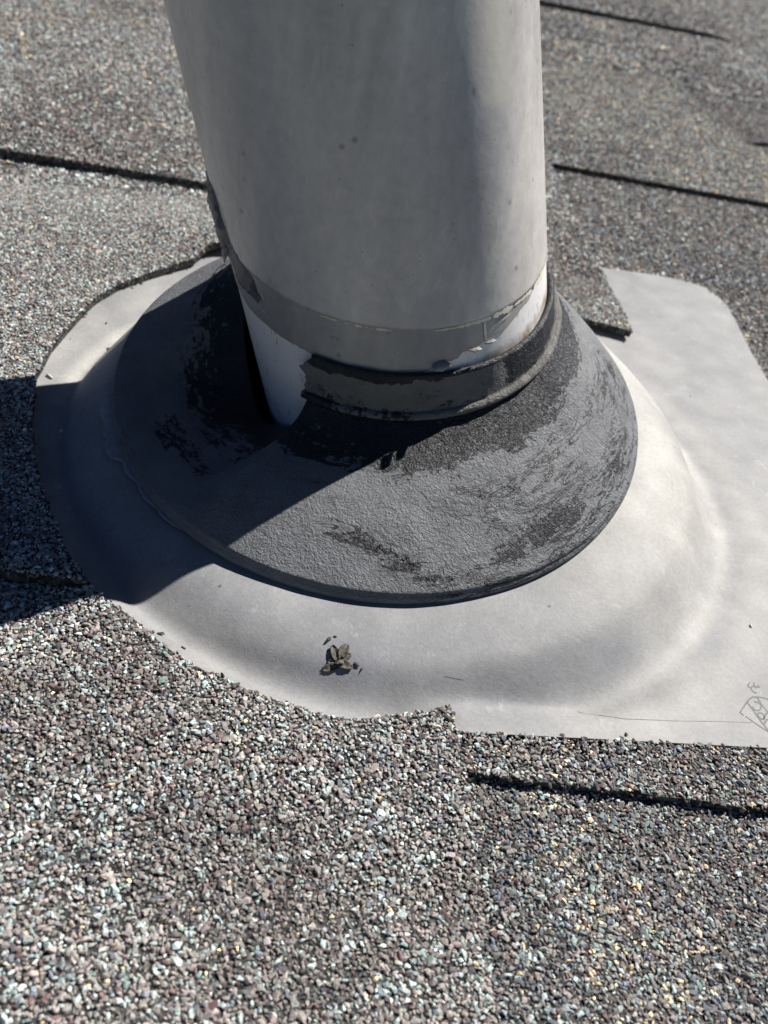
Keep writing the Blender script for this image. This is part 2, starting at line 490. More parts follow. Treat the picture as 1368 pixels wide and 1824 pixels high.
MX, MY = .60, .66      # how far beyond the view the loose grit is laid
def slab(label, poly, ztop, thick, zmain, zalt, seed, under_flange=False, step=5.0, edges=True, dens=1.0):
    r = np.random.default_rng(seed)
    poly = [tuple(map(float, p)) for p in poly]
    pa = np.array(poly); hz = ztop(pa[:, 0], pa[:, 1])      # rim of the upper face, seen from standing height
    poly = pa + (CAM_POS[:2] - pa) * (np.clip(hz, 0, 5) / CAM_POS[2])[:, None] * (np.abs(pa) < 330).all(1)[:, None]
    bnd = resample(poly, step if step < 8 else step)
    # ragged, granule-sized wobble of the rim
    if step < 8:
        dd = np.array([noise2(bnd[:, 0], bnd[:, 1], 3.0, seed + 1, 2), noise2(bnd[:, 0], bnd[:, 1], 3.0, seed + 2, 2)]).T
        bnd = bnd + dd * .5
    xs = np.arange(bnd[:, 0].min(), bnd[:, 0].max(), step * 2); ys = np.arange(bnd[:, 1].min(), bnd[:, 1].max(), step * 2)
    gx, gy = np.meshgrid(xs, ys); gx = gx.ravel(); gy = gy.ravel()
    k_ = inside(bnd, gx, gy)
    pts = [Vector(p) for p in bnd] + [Vector((a, c_)) for a, c_ in zip(gx[k_], gy[k_])]
    nb_ = len(bnd)
    vo, eo, fo, ov, oe, of = delaunay_2d_cdt(pts, [(i, (i + 1) % nb_) for i in range(nb_)], [], 1, 1e-4)
    vv = np.array([p[:] for p in vo])
    zt = ztop(vv[:, 0], vv[:, 1])
    top = np.c_[vv, zt]; bot = np.c_[vv, zt - thick]
    N = len(vv)
    F = []
    ori = []
    for f_ in fo:
        a, b_, c_ = [vv[i] for i in f_[:3]]
        s = (b_[0] - a[0]) * (c_[1] - a[1]) - (b_[1] - a[1]) * (c_[0] - a[0])
        f2 = list(f_) if s > 0 else list(f_)[::-1]
        F.append(f2)
    ecount = {}
    for f_ in F:
        for i in range(len(f_)):
            e = (f_[i], f_[(i + 1) % len(f_)])
            ecount[tuple(sorted(e))] = ecount.get(tuple(sorted(e)), []) + [e]
    tris = [f_[:3] for f_ in F]
    tris += [[i + N for i in f_[::-1]] for f_ in [f[:3] for f in F]]
    rim = [v[0] for v in ecount.values() if len(v) == 1]
    for a, b_ in rim:
        tris += [[b_, a, a + N], [b_, a + N, b_ + N]]
    V = [np.vstack([top, bot])]; FF = [np.array(tris)]; CC = [None]
    bx, by, bz_ = project(top); far_ = ~((bz_ > 20) & (abs(bx) < MX) & (abs(by) < MY))
    bc = np.where(far_, 5.2, 1.0); CC[0] = np.repeat(np.concatenate([bc, bc])[:, None], 3, 1)
    nbed = len(tris); off = 2 * N
    # ---- granules on top, in distance bands
    for (d0, d1, sp, tpl) in ((0, 430, .82 / dens, TPL_NEAR), (430, 900, 1.35, TPL_FAR), (900, 1700, 2.5, TPL_FAR)):
        x0, x1 = bnd[:, 0].min(), bnd[:, 0].max(); y0, y1 = bnd[:, 1].min(), bnd[:, 1].max()
        x0 = max(x0, CAM_POS[0] - d1); x1 = min(x1, CAM_POS[0] + d1); y0 = max(y0, CAM_POS[1] - 100); y1 = min(y1, CAM_POS[1] + d1)
        if x1 <= x0 or y1 <= y0: continue
        gx, gy = np.meshgrid(np.arange(x0, x1, sp), np.arange(y0, y1, sp * .87))
        gx = gx + (np.arange(gx.shape[0]) % 2)[:, None] * sp * .5
        gx = gx.ravel(); gy = gy.ravel()
        gx += r.normal(0, sp * .27, len(gx)); gy += r.normal(0, sp * .27, len(gy))
        d = np.sqrt((gx - CAM_POS[0]) ** 2 + (gy - CAM_POS[1]) ** 2 + CAM_POS[2] ** 2)
        k_ = (d >= d0) & (d < d1)
        gx, gy = gx[k_], gy[k_]
        px, py, pz = project(np.c_[gx, gy, np.zeros(len(gx))])
        k_ = (pz > 20) & (abs(px) < MX) & (abs(py) < MY)
        gx, gy = gx[k_], gy[k_]
        k_ = inside(bnd, gx, gy)
        if under_flange: k_ &= ~inside(FLANGE_IN, gx, gy)
        gx, gy = gx[k_], gy[k_]
        if len(gx) == 0: continue
        sz = np.exp(r.normal(0, .30, len(gx))).clip(.5, 2.0) * sp * .57
        P = np.c_[gx, gy, ztop(gx, gy) + r.uniform(-.12, .32, len(gx)) * sp]
        v, f_, c_ = granulate(P, sz, tpl, zone_of(gx, gy, zmain, zalt, seed), r)
        V.append(v); FF.append(f_ + off); CC.append(c_); off += len(v)
    # ---- grit on the cut rim
    if edges:
        P = []
        for a, b_ in rim:
            A, B = vv[a], vv[b_]; L = np.hypot(*(B - A))
            px, py, pz = project(np.array([[A[0], A[1], 0.]]))
            if pz[0] < 20 or abs(px[0]) > .5 or abs(py[0]) > .6 or pz[0] > 900: continue
            for _ in range(int(r.poisson(L * 1.0))):
                t = r.random(); q = A + (B - A) * t
                nn = np.array([B[1] - A[1], A[0] - B[0]]) / max(L, 1e-6)
                q = q + nn * r.normal(.1, .25)
                hz = ztop(q[0], q[1])
                P.append((q[0], q[1], hz - abs(r.normal(0, .32)) * min(thick, 2.5)))
        if P:
            P = np.array(P)
            v, f_, c_ = granulate(P, np.exp(r.normal(0, .3, len(P))) * .48, TPL_NEAR, np.full(len(P), 1), r, 1.2, 0)
            V.append(v); FF.append(f_ + off); CC.append(c_ * .4); off += len(v)
    V = np.concatenate(V); FF = np.concatenate(FF); CC = np.concatenate(CC)
    o = mesh_obj('asphalt_shingle', V, FF, [M_BED, M_GRAN], None, False, None, CC)
    mi = np.ones(len(o.data.polygons), np.int32); mi[:nbed] = 0
    o.data.polygons.foreach_set('material_index', mi)
    tag(o, label, 'shingle', 'asphalt shingles around the vent')
    return o
FLANGE_IN = [(x * .99, (y - 14) * .997 + 14) for x, y in FLANGE]

# ------------------------------------------------------------------ roof deck
deck = mesh_obj('roof', [(-2500, -2500, -14), (2500, -2500, -14), (2500, 2500, -14), (-2500, 2500, -14),
                         (-2500, -2500, -34), (2500, -2500, -34), (2500, 2500, -34), (-2500, 2500, -34)],
                [(0, 1, 2, 3), (7, 6, 5, 4), (0, 4, 5, 1), (1, 5, 6, 2), (2, 6, 7, 3), (3, 7, 4, 0)], M_BED)
tag(deck, kind='structure')
g = mesh_obj('ground', [(-40000, -40000, 0), (40000, -40000, 0), (40000, 40000, 0), (-40000, 40000, 0)], [(0, 1, 2, 3)],
             plain('lawn', (.05, .07, .03), .9, .3, 2))
g.matrix_world = Matrix.Translation((0, 0, -3.2)); tag(g, kind='structure')

# ------------------------------------------------------------------ shingles
CUT = [(-.8, -116.5), (-6, -118.8), (-18.7, -122), (-24.6, -122.6), (-31.8, -121.6), (-39, -119.5), (-46.3, -116.8), (-62.3, -109.1), (-73.5, -99.2), (-81.2, -93), (-87.7, -85.2)]
CUT2 = [(-94.6, -74.4), (-101.5, -60.6), (-109.1, -41.9), (-112.9, -27.8), (-115.5, -12.1), (-117.3, -2.8), (-116.6, 15), (-113.5, 34.9), (-110.3, 50), (-103.7, 64.2), (-97.5, 73.5), (-88, 86), (-80.7, 97.1), (-76.5, 108.5), (-70.1, 113.6), (-60, 115), (-40, 121), (-8, 124)]

# below everything: the course at the very bottom right
zA = lambda x, y: -2.6 - .6 * sstep(3, -3, x)
zB = lambda x, y: -.45 - 4.8 * sstep(-124.3, -122.2, y - (x + 30) * .0244) * (1 - sstep(140, 156, x)) - 1.8 * sstep(-60, 0, y)
zC = lambda x, y: 1.15 - 3.7 * sstep(-128, -168, y) * 1.0 - 1.6 * sstep(-84, -100, x) * sstep(-125, -100, y)
zD = lambda x, y: 2.9 - 3.6 * sstep(105, 170, y) + .5 * sstep(-70, -88, y) - .8 * sstep(-125, -150, x) + 3.6 * np.exp(-((x + 72) / 30) ** 2 - ((y - 112) / 24) ** 2)
zF = lambda x, y: -.8 - .9 * sstep(152, 300, y)
zG = lambda x, y: 3.0 + 1.0 * sstep(125, 95, y) - 1.2 * sstep(176, 300, y)
zE = lambda x, y: 1.8 - 1.5 * sstep(300, 433, y)
zH = lambda x, y: .5 + 3.2 * sstep(286, 305, x) * sstep(900, 450, y) 
zI = lambda x, y: 6.0 - 4.0 * sstep(400, 465, x)
slab('bottom right shingle flecked with tan granules, below the dark seam under the flashing', [(-8, -600), (500, -600), (500, -128), (-8, -128)],
     zA, 3, 2, (3, 1), 11, True, 5)
slab('narrow strip of grey shingle between the flashing lower edge and the dark seam', [(-3, -133), (1, -133.8), (20, -135.2), (40, -136.6), (69, -138.5), (110, -139.5), (420, -142), (420, 2), (-3, 2)],
     zB, 2.8, 1, (0, 4), 12, True, 5)
slab('large lower left shingle with a curved cut round the front of the metal dome', [(-500, -600), (1, -600), (.9, -134)] + CUT + [(-94, -84), (-140, -80), (-500, -80)],
     zC, 3, 0, (4, 0), 13, False, 5)
slab('shingle half in the pipe shadow, cut in a curve along the left of the dome', [(-86, -87.9), (-91.5, -80)] + CUT2 + [(-8, 186), (-600, 186), (-600, -84), (-140, -87.2), (-105, -87.6)],
     zD, 2.6, 0, (0, 3), 14, False, 5)
slab('right hand shingle beside the rounded corner of the flashing', [(90, 2), (620, 2), (620, 312), (90, 312)],
     zF, 2.8, 1, (4, 3), 15, True, 5)
slab('shingle behind the pipe whose pointed tab hangs over the flashing', [(-8, 124), (20, 122), (45, 117), (68.4, 109), (73.1, 101), (81.4, 94.2), (90, 91.5), (101.5, 88.2), (102.6, 110), (104, 152.8), (106.5, 220), (109.2, 300.8), (109.2, 600), (-900, 600), (-900, 174.5), (-174.4, 175.7), (-80.9, 176.3), (-8, 176.5)],
     zG, 2.6, 0, (2, 4), 16, False, 6)
slab('shingle upslope right of the pipe with a tan speckled lower edge', [(109.2, 300.8), (170, 300), (252.3, 298.6), (800, 296), (1500, 296), (1500, 1900), (-300, 1900), (-300, 600), (109.2, 600)],
     zE, 2.6, 2, (2, 1), 17, False, 12)
slab('shingle at the right edge of the picture starting with a short dark butt line', [(286, 434), (308, 432.5), (1500, 430), (1500, 1900), (286, 1900)],
     zH, 2.6, 4, (0, 1), 18, False, 12)
slab('farthest shingle course at the top right with a short dark seam', [(60, 846), (210, 854), (372, 869), (470, 878), (470, 1900), (60, 1900)],
     zI, 2.6, 4, (0, 1), 19, False, 14)

# ------------------------------------------------------------------ pipe frame
R = 44.5
PX = np.array([.9473, .0012, .3202]); PY = np.array([.0137, .9989, -.0442]); PZ = np.array([-.3199, .0463, .9463])
def cyl(phi, z, r):
    """phi degrees, z mm along the pipe, r mm -> roof frame"""
    phi = np.radians(np.asarray(phi, float)); z = np.asarray(z, float); r = np.asarray(r, float)
    return (r * np.cos(phi))[..., None] * PX + (r * np.sin(phi))[..., None] * PY + z[..., None] * PZ
def pl_z(c0, cx, cy, phi, r):
    a = np.radians(phi); return c0 + cx * r * np.cos(a) + cy * r * np.sin(a)
ridge_z = lambda phi, r=48.5: pl_z(42.03, -.1412, .2618, phi, r)
ctop_z = lambda phi, r=45.7: pl_z(52.94, -.1922, .2491, phi, r)
line_z = lambda phi, r=45.0: pl_z(67.35, -.2213, .2821, phi, r)

def grid_faces(nu, nv, wrap=True):
    F = []
    for i in range(nu if wrap else nu - 1):
        for j in range(nv - 1):
            a = i * nv + j; b_ = ((i + 1) % nu) * nv + j
            F.append((a, b_, b_ + 1, a + 1))
    return np.array(F)

pipe = empty('vent_pipe', (0, 0, -30))
tag(pipe, 'grey painted round plastic vent pipe rising through the flashing, bare white patches at its foot', 'vent pipe')
NZ = 5
PH = np.arange(0, 360, 1.0)
zrows = np.concatenate([[-40], np.arange(0, 90, 1.0), np.arange(90, 431, 10.0)])
PP, ZZ = np.meshgrid(PH, zrows, indexing='ij')
outer = cyl(PP, ZZ, np.full(PP.shape, R))
inner = cyl(PP, ZZ, np.full(PP.shape, R - 4.0))[:, ::-1]
allp = np.concatenate([outer, inner], 1)
nv = allp.shape[1]
dirt = np.zeros(PP.shape)
pw = ((PP + 180) % 360) - 180
dirt = .40 * np.exp(-((ZZ - ctop_z(pw) - .5) / 3.6) ** 2) * (sstep(-75, -55, pw) * (1 - sstep(-15, 20, pw)))
dirt = dirt + .25 * np.exp(-((ZZ - 24) / 7.0) ** 2) * (pw < -120)
da = np.concatenate([dirt, dirt * 0], 1)
F = grid_faces(len(PH), nv)
F = np.vstack([F, np.array([(i * nv + nv - 1, ((i + 1) % len(PH)) * nv + nv - 1, ((i + 1) % len(PH)) * nv, i * nv) for i in range(len(PH))])])
mesh_obj('pipe_wall', allp.reshape(-1, 3), F, M_PVC, pipe, True, {'dirt': da.ravel()})

def jag(phi, amp, sc, seed):
    p = np.radians(phi); return amp * noise2(np.cos(p) * 100, np.sin(p) * 100, sc, seed, 4)

def coat(name, mat, lo, hi, r0, thick=.3, step=.5, seed=0, n_rows=40, parent=pipe, phis=None):
    ph = np.arange(0, 360, step) if phis is None else phis
    wrap = phis is None
    pw_ = ((ph + 180) % 360) - 180
    zl = lo(pw_); zh = hi(pw_)
    t = np.linspace(0, 1, n_rows) ** 1.0
    Z = zl[:, None] + (zh - zl)[:, None] * t
    P = np.repeat(ph[:, None], n_rows, 1)
    V = cyl(P, Z, np.full(Z.shape, r0 + thick))
    edge = cyl(ph[:, None], zl[:, None] + .05, np.full((len(ph), 1), r0 - .05))
    edge2 = cyl(ph[:, None], zh[:, None] - .05, np.full((len(ph), 1), r0 - .05))
    V = np.concatenate([edge, V, edge2], 1)
    Pw = np.concatenate([P[:, :1], P, P[:, :1]], 1); Pw = ((Pw + 180) % 360) - 180
    Zw = np.concatenate([Z[:, :1], Z, Z[:, -1:]], 1)
    nj = noise2(Pw, Zw, 6, 77, 3)
    lim = np.interp(Zw, [98, 101, 111, 120, 124, 200], [-47, -55.5, -60.3, -64, -62.3, -66]) + .8 * nj
    ov = sstep(lim, lim + 1.0, Pw) * sstep(-38, -48, Pw + 2 * nj) * sstep(96, 103, Zw + 3 * nj) * .5
    zt = np.interp(Pw, [-92, -89.5, -86.5, -83.5, -77, -70, -67], [67, 60, 57.5, 61, 62, 60.5, 53])
    fm = sstep(zt + .2, zt - .2, Zw) * sstep(-93, -91, Pw) * sstep(-66, -69, Pw) * .35
    fm = fm + .30 * np.exp(-((Pw + 57) / 3.0) ** 2 - ((Zw - 57.5 - nj) / 3.0) ** 2)
    return mesh_obj(name, V.reshape(-1, 3), grid_faces(len(ph), n_rows + 2, wrap), mat, parent, True, {'overspray': ov.ravel(), 'film': fm.ravel()})

# lower edge of the lower, darker paint: follows the collar except where it has come away
LE = np.array([(-200, 62), (-180, 60.5), (-170, 59), (-162.1, 58.1), (-154.9, 55.1), (-147, 53.6), (-143.2, 52.9), (-134.8, 50.5), (-128, 49.0), (-122.5, 47.3),
               (-116, 45.6), (-105, 42.6), (-95, 40.4), (-88, 39.3), (-84.9, 39.6), (-83.5, 40.8), (-80.2, 41.1), (-77.5, 40.9), (-75.3, 41.9), (-72, 42.0), (-70, 43.3), (-64.6, 43.3), (-60, 44.6),
               (-52.3, 44.6), (-47, 46.2), (-43, 47.6), (-38, 48.2), (-32.4, 51), (-24, 52.3), (-15, 53.5), (0, 56), (60, 64), (120, 72), (160, 66)])
def low_edge(pw_): return np.interp(pw_, LE[:, 0], LE[:, 1]) + jag(pw_, .25, 3.0, 3)
def line_e(pw_): return line_z(pw_) - .9 + jag(pw_, .15, 4.0, 4)
coat('dark_paint_band', M_BAND, low_edge, lambda p: line_z(p) + 1.0, R, .25, .5)
coat('paint_coat', M_PAINT, line_e, lambda p: np.full(len(p), 430.0), R + .25, .22, .5, n_rows=420)

# cream undercoat showing along the old paint line
def chip(phi0, phi1, z0, z1, mat=M_CREAM, r0=R + .25, seed=0, name='bare_paint_chip', amp=.4):
    n_ = max(6, int((phi1 - phi0) * 2.5)); ph = np.linspace(phi0, phi1, n_)
    t = np.linspace(0, 1, n_); env = np.sin(np.pi * t).clip(0, 1) ** .35
    mid = np.interp(t, [0, 1], [z0[0], z1[0]]); hw = np.interp(t, [0, 1], [z0[1], z1[1]]) * env * (1 + amp * noise2(ph * 3, ph * 0, 2.0, seed, 3))
    top = mid + hw; bot = mid - hw * (1 + .5 * noise2(ph * 5, ph * 0 + 9, 2.0, seed + 1, 3))
    rows = np.stack([bot, (bot + top) / 2, top], 1)
    V = cyl(np.repeat(ph[:, None], 3, 1), rows, np.full(rows.shape, r0 + .30))
    return mesh_obj(name, V.reshape(-1, 3), grid_faces(n_, 3, False), mat, pipe, True)
lz = lambda p: float(line_z(np.array(p))) - 1.1
for i, (a, b_, w0, w1) in enumerate([(-115.6, -109.8, .22, .35), (-107.6, -106.2, .2, .2), (-104.5, -101.6, .3, .25), (-101, -100, .25, .2), (-97.6, -92.6, .35, .25), (-99, -98.6, .15, .15),
                                     (-79, -72, .2, .25), (-72.5, -58, .3, .75), (-57.5, -48, .7, .8), (-47, -36, .7, .5), (-35, -20, .7, .9), (-19, -8, .6, .6)]):
    chip(a, b_, (lz(a) - .2, w0), (lz(b_) - .2, w1), seed=40 + i, amp=1.0)
chip(-61.6, -60.4, (46.8, 3.2), (46.6, 3.0), seed=60)
chip(-54, -49, (47.9, .2), (48.4, .2), seed=61)

# curling flakes of pipe paint
def flake(name, cen_phi, cen_z, w_, h_, curl, seed, r0=R + .5, mat=M_FLAKE, rot=0.0, lift=0.2):
    r = np.random.default_rng(seed)
    n_, k_ = 14, 9
    V = []
    for i in range(n_):
        for j in range(k_):
            u = i / (n_ - 1) * 2 - 1; v = j / (k_ - 1) * 2 - 1
            edge = 1 - .22 * abs(noise2(np.array([u * 9]), np.array([v * 9 + seed]), 2.0, seed, 2)[0])
            a = u * w_ * (1 - .35 * v * v) * edge; b2 = v * h_ * (1 - .5 * u * u) * edge
            ca, sa = math.cos(rot), math.sin(rot)
            da_, dz = a * ca - b2 * sa, a * sa + b2 * ca
            rr_ = r0 + lift + curl * max(0, (v + .3)) ** 2 + .25 * noise2(np.array([u * 3.]), np.array([v * 3.]), 1.0, seed + 3, 2)[0]
            V.append(cyl(cen_phi + math.degrees(da_ / R), cen_z + dz, rr_))
    o = mesh_obj(name, np.array(V), grid_faces(n_, k_, False), mat, pipe, True)
    md = o.modifiers.new('thickness', 'SOLIDIFY'); md.thickness = .00025; md.offset = 0
    return o
flake('peeling_paint_flake', -78.5, 41.8, 2.6, 1.1, -1.2, 5, r0=R + 1.2, lift=.9)
flake('peeling_paint_flake', -66.5, 43.8, 1.6, .6, 1.6, 6, r0=R + .6, lift=.4)
flake('peeling_paint_flake', -60.5, 44.2, 1.6, .5, 1.2, 8, r0=R + .6, lift=.5)
M_OLD = plain('dark_primer_patch', (.095, .095, .11), .5, .4, 260)
def residue(name, p0, p1, z0, z1, hgt_, seed, mat, slant=0.0):
    n_, k_ = 60, 70; V = []
    for u in np.linspace(-1, 1, n_):
        v = np.linspace(-1, 1, k_)
        ph = (p0 + p1) / 2 + (p1 - p0) / 2 * u + slant * v; zz_ = (z0 + z1) / 2 + (z1 - z0) / 2 * v
        d = np.sqrt(u * u + v * v) + .45 * noise2(ph * .78, zz_, 5, seed, 4)
        env = sstep(1.0, .55, d)
        lump = .45 + .55 * (noise2(ph * .78, zz_, 4.0, seed + 4, 3) + .5) + .25 * noise2(ph * .78, zz_, 1.1, seed + 6, 2)
        V.append(cyl(ph, zz_, R + .2 + env * (.30 + hgt_ * lump)))
    return mesh_obj(name, np.array(V).reshape(-1, 3), grid_faces(n_, k_, False), mat, pipe, True)
residue('sealant_residue', -182, -156, 66, 92, 1.5, 9, M_OLD, -3)
residue('sealant_residue', -176, -160, 70, 84, 1.7, 23, M_FLAKE, -2)
residue('sealant_residue', -163, -143, 57, 73, .6, 31, M_OLD, -4)
flake('peeling_paint_flake', -168, 67, 2.6, 2.4, -1.2, 10, r0=R + .7, lift=1.2, rot=-.3)
for i, (a, b_, z0, h0, z1, h1) in enumerate([(-163, -152, 74, 5.0, 68, 2.6), (-157, -147, 66, 2.6, 62.5, 1.6), (-151.5, -141, 61.5, 1.8, 60.5, 1.1)]):
    chip(a, b_, (z0, h0), (z1, h1), mat=M_OLD, seed=80 + i, name='primer_patch', amp=.9)
chip(-140.6, -139.2, (62.0, .7), (60.6, .7), seed=90)
chip(-141.8, -139.8, (56.8, .3), (56.6, .3), seed=91)

# ------------------------------------------------------------------ flashing
fl = empty('pipe_flashing', (0, 0, 0))
tag(fl, 'pale grey metal roof flashing with a black rubber boot in peeling paint round the pipe', 'flashing')
BC = np.array([-14.19, -13.06, 19.46]); BN = np.array([-.0694, -.1591, .9848]); RB = 77.97
B1 = np.array([1., 0, 0]) - BN * BN[0]; B1 /= np.linalg.norm(B1); B2 = np.cross(BN, B1)
DC = np.array([-5.8, -17.4]); RD = 107.0
def foot_r(th): return 100.0 + 3.6 * sstep(-.75, .6, np.cos(th + .25))
def ring_z(x, y): return BC[2] - (BN[0] * (x - BC[0]) + BN[1] * (y - BC[1])) / BN[2]
def ring_r(th):
    """distance from the dome centre to the boot rim in direction th"""
    d = np.array([np.cos(th), np.sin(th)]); o = DC - BC[:2]
    bq = o[0] * d[0] + o[1] * d[1]; cq = o @ o - RB ** 2
    return -bq + np.sqrt(bq * bq - cq)
def dome_z(x, y):
    x = np.asarray(x, float); y = np.asarray(y, float)
    dx, dy = x - DC[0], y - DC[1]; r = np.hypot(dx, dy); th = np.arctan2(dy, dx)
    rr_ = ring_r(th)
    rf = foot_r(th)
    t = (rf - r) / (rf - rr_)
    hx = DC[0] + rr_ * np.cos(th); hy = DC[1] + rr_ * np.sin(th)
    H = ring_z(hx, hy) - 2.9
    tc = np.clip(t, 0, 1.25)
    prof = np.where(tc < 1, 1 - (1 - tc) ** (1.7 + .35 * sstep(-.5, -.95, np.sin(th)) - .5 * sstep(-.3, -.9, np.cos(th))), 1 + .2 * (tc - 1))
    prof = prof * sstep(-.02, .20 + .28 * sstep(-.5, .5, np.cos(th + .3)), tc)
    z = H * prof
    # rolled crease at the foot of the dome
    front = sstep(.1, -.5, np.sin(th - .25)) * (.12 + .88 * sstep(-.75, -1.35, th))
    keep = 1 - .92 * sstep(-112, -120, y) * sstep(-14, 4, x)
    z = z - (.35 + 3.1 * front) * keep * np.where(r < rf, np.exp(-((r - rf) / 9.0) ** 2), np.exp(-((r - rf) / (3.8 + 3.0 * (1 - front))) ** 2))
    # soft dents
    env = sstep(0, .3, tc)
    z = z + env * .7 * noise2(x, y, 34, 3, 1)
    return z
st_ = 1.2
gx = np.arange(-152, 163, st_); gy = np.arange(-127, 156, st_)
GX, GY = np.meshgrid(gx, gy, indexing='ij')
rimp = resample(FLANGE, 1.2)
k_ = inside(FL_IN, GX.ravel(), GY.ravel())
rp = np.hypot(GX.ravel() - BC[0], GY.ravel() - BC[1]); hole = rp < 60
k_ &= rp > 61
circ = np.array([(BC[0] + 60 * math.cos(a), BC[1] + 60 * math.sin(a)) for a in np.linspace(0, 2 * math.pi, 180, endpoint=False)])
pts = [Vector(p) for p in rimp] + [Vector(p) for p in circ] + [Vector((a, c_)) for a, c_ in zip(GX.ravel()[k_], GY.ravel()[k_])]
n1, n2 = len(rimp), len(circ)
ed = [(i, (i + 1) % n1) for i in range(n1)] + [(n1 + i, n1 + (i + 1) % n2) for i in range(n2)]
vo, eo, fo, _, _, _ = delaunay_2d_cdt(pts, ed, [], 1, 1e-5)
vv = np.array([p[:] for p in vo])
FF = []
for f_ in fo:
    a, b_, c_ = vv[f_[0]], vv[f_[1]], vv[f_[2]]
    if np.hypot(*((a + b_ + c_) / 3 - BC[:2])) < 60: continue
    s = (b_[0] - a[0]) * (c_[1] - a[1]) - (b_[1] - a[1]) * (c_[0] - a[0])
    FF.append(f_ if s > 0 else f_[::-1])
zz = dome_z(vv[:, 0], vv[:, 1])
rD = np.hypot(vv[:, 0] - DC[0], vv[:, 1] - DC[1])
thD = np.degrees(np.arctan2(vv[:, 1] - DC[1], vv[:, 0] - DC[0]))
def gauss(x, y, cx, cy, sx, sy, a=0):
    ca, sa = math.cos(a), math.sin(a); dx, dy = x - cx, y - cy
    u = dx * ca + dy * sa; v = -dx * sa + dy * ca
    return np.exp(-(u / sx) ** 2 - (v / sy) ** 2)
nz_ = .75 + .5 * noise2(vv[:, 0], vv[:, 1], 9, 8, 3)
chalk_and_highlight = .25 * np.exp(-((rD - RD - 6) / 6.0) ** 2) * nz_  # paler band just outside the dome foot
chalk_and_highlight += .8 * sstep(RD, RD - 5, rD) * sstep(70, 25, abs(thD + 5)) * (.7 + .6 * noise2(vv[:, 0], vv[:, 1], 25, 9, 3))  # chalky cream patches, plus the sunlit highlight painted on the dome's right
chalk_and_highlight += .6 * sstep(RD, RD - 5, rD) * sstep(40, 25, abs(thD - 145))
smud = .5 * gauss(vv[:, 0], vv[:, 1], -21, -106, 13, 5, .3) + .35 * gauss(vv[:, 0], vv[:, 1], 6, -98, 12, 5, .1) + .3 * gauss(vv[:, 0], vv[:, 1], -50, -93, 22, 5, -.55)
smud += .35 * gauss(vv[:, 0], vv[:, 1], 45, -98, 30, 5, .35)
smud *= (.7 + .8 * noise2(vv[:, 0], vv[:, 1], 8, 11, 3))
ec = {}
for f_ in FF:
    for a, b_ in ((f_[0], f_[1]), (f_[1], f_[2]), (f_[2], f_[0])):
        ec.setdefault((min(a, b_), max(a, b_)), []).append((a, b_))
VV = [tuple(p) for p in np.c_[vv, zz]]; F2 = [tuple(f_) for f_ in FF]; st2 = list(chalk_and_highlight.clip(0, 1)); sm2 = list(smud.clip(0, 1))
for e in ec.values():
    if len(e) == 1:
        a, b_ = e[0]; k0 = len(VV)
        for q_, dz in ((a, 0), (b_, 0), (b_, -.6), (a, -.6)):
            VV.append((VV[q_][0], VV[q_][1], VV[q_][2] + dz)); st2.append(0); sm2.append(0)
        F2.append((k0 + 1, k0, k0 + 3, k0 + 2))
mb = mesh_obj('metal_base', VV, F2, M_METAL, fl, True, {'chalk_and_highlight': st2, 'smudge': sm2})

# rubber boot: skirt from the round hem up to the collar
NU = 720
phi = np.linspace(-180, 180, NU, endpoint=False)
# tear on the left: the inner edge has dropped and stands off the pipe
def torn_at(t): return (sstep(-125.4, -126.8 - 9 * (1 - t), phi) + sstep(150, 172, phi)).clip(0, 1)
torn = torn_at(1.0)
drop = torn * (np.interp(phi, [-180, -170, -160, -150, -140, -130, -128, 150, 165, 180], [9, 13, 17.5, 18, 15, 11, 9, 0, 3, 9]))
drop = np.interp(phi, [-180, -172, -166, -158, -150, -140, -130, -127, 150, 165, 180], [8, 12, 20, 23, 21, 16, 11.5, 10, 0, 3, 8])
gap = torn * np.interp(phi, [-180, -172, -166, -158, -150, -145, -130, -127, 150, 180], [.4, .9, 1.8, 2.2, 1.8, .8, .4, .3, 0, .4])
Gp = cyl(phi, ridge_z(phi) - drop * torn - 0.6 + .35 * torn * noise2(phi, phi * 0, 4, 5, 3), R + 2.4 + gap - .9 * torn)
G0 = cyl(phi, ridge_z(phi) - .6, R + 2.4)
# matching hem direction, measured about the pipe in the roof frame
cen = cyl(0, 38.0, 0.0)
az = np.arctan2(G0[:, 1] - cen[1], G0[:, 0] - cen[0])
o2 = cen[:2] - BC[:2]
dx, dy = np.cos(az), np.sin(az)
bq = o2[0] * dx + o2[1] * dy; cq = o2 @ o2 - RB ** 2
dist = -bq + np.sqrt(bq * bq - cq)
hx, hy = cen[0] + dist * dx, cen[1] + dist * dy
wob = .35 * noise2(hx, hy, 16, 21, 2)
Hp = np.c_[hx, hy, ring_z(hx, hy) + wob * .3]
rows = []; qq = []
NT = 60
out2 = np.c_[dx, dy, dx * 0]
# hem roll
for ang, rr_ in ((-80, 1.6), (-50, 1.6), (-20, 1.6), (10, 1.6), (40, 1.6), (65, 1.6)):
    a = math.radians(ang)
    rows.append(Hp + out2 * (rr_ * math.cos(a) - 1.6) + np.array([0, 0, 1.]) * (rr_ * math.sin(a) - 1.6)); qq.append((ang - 65) / 145 * .09)
for j in range(NT):
    t = (j + 1) / NT
    hgt = (1 - (1 - t) ** 1.62) * .79 + .21 * t ** 7
    base = Hp + (G0 - Hp) * t + (Gp - G0) * [1, 1, 0] * t ** 4
    base[:, 2] = Hp[:, 2] + (G0[:, 2] - Hp[:, 2]) * hgt - drop * torn_at(t) * .97 * (t ** 1.2)
    base[:, 2] -= 5.5 * sstep(-104, -122, phi) * (1 - torn_at(t)) * t ** 3 * (1 - t ** 12)
    rows.append(base); qq.append(t)
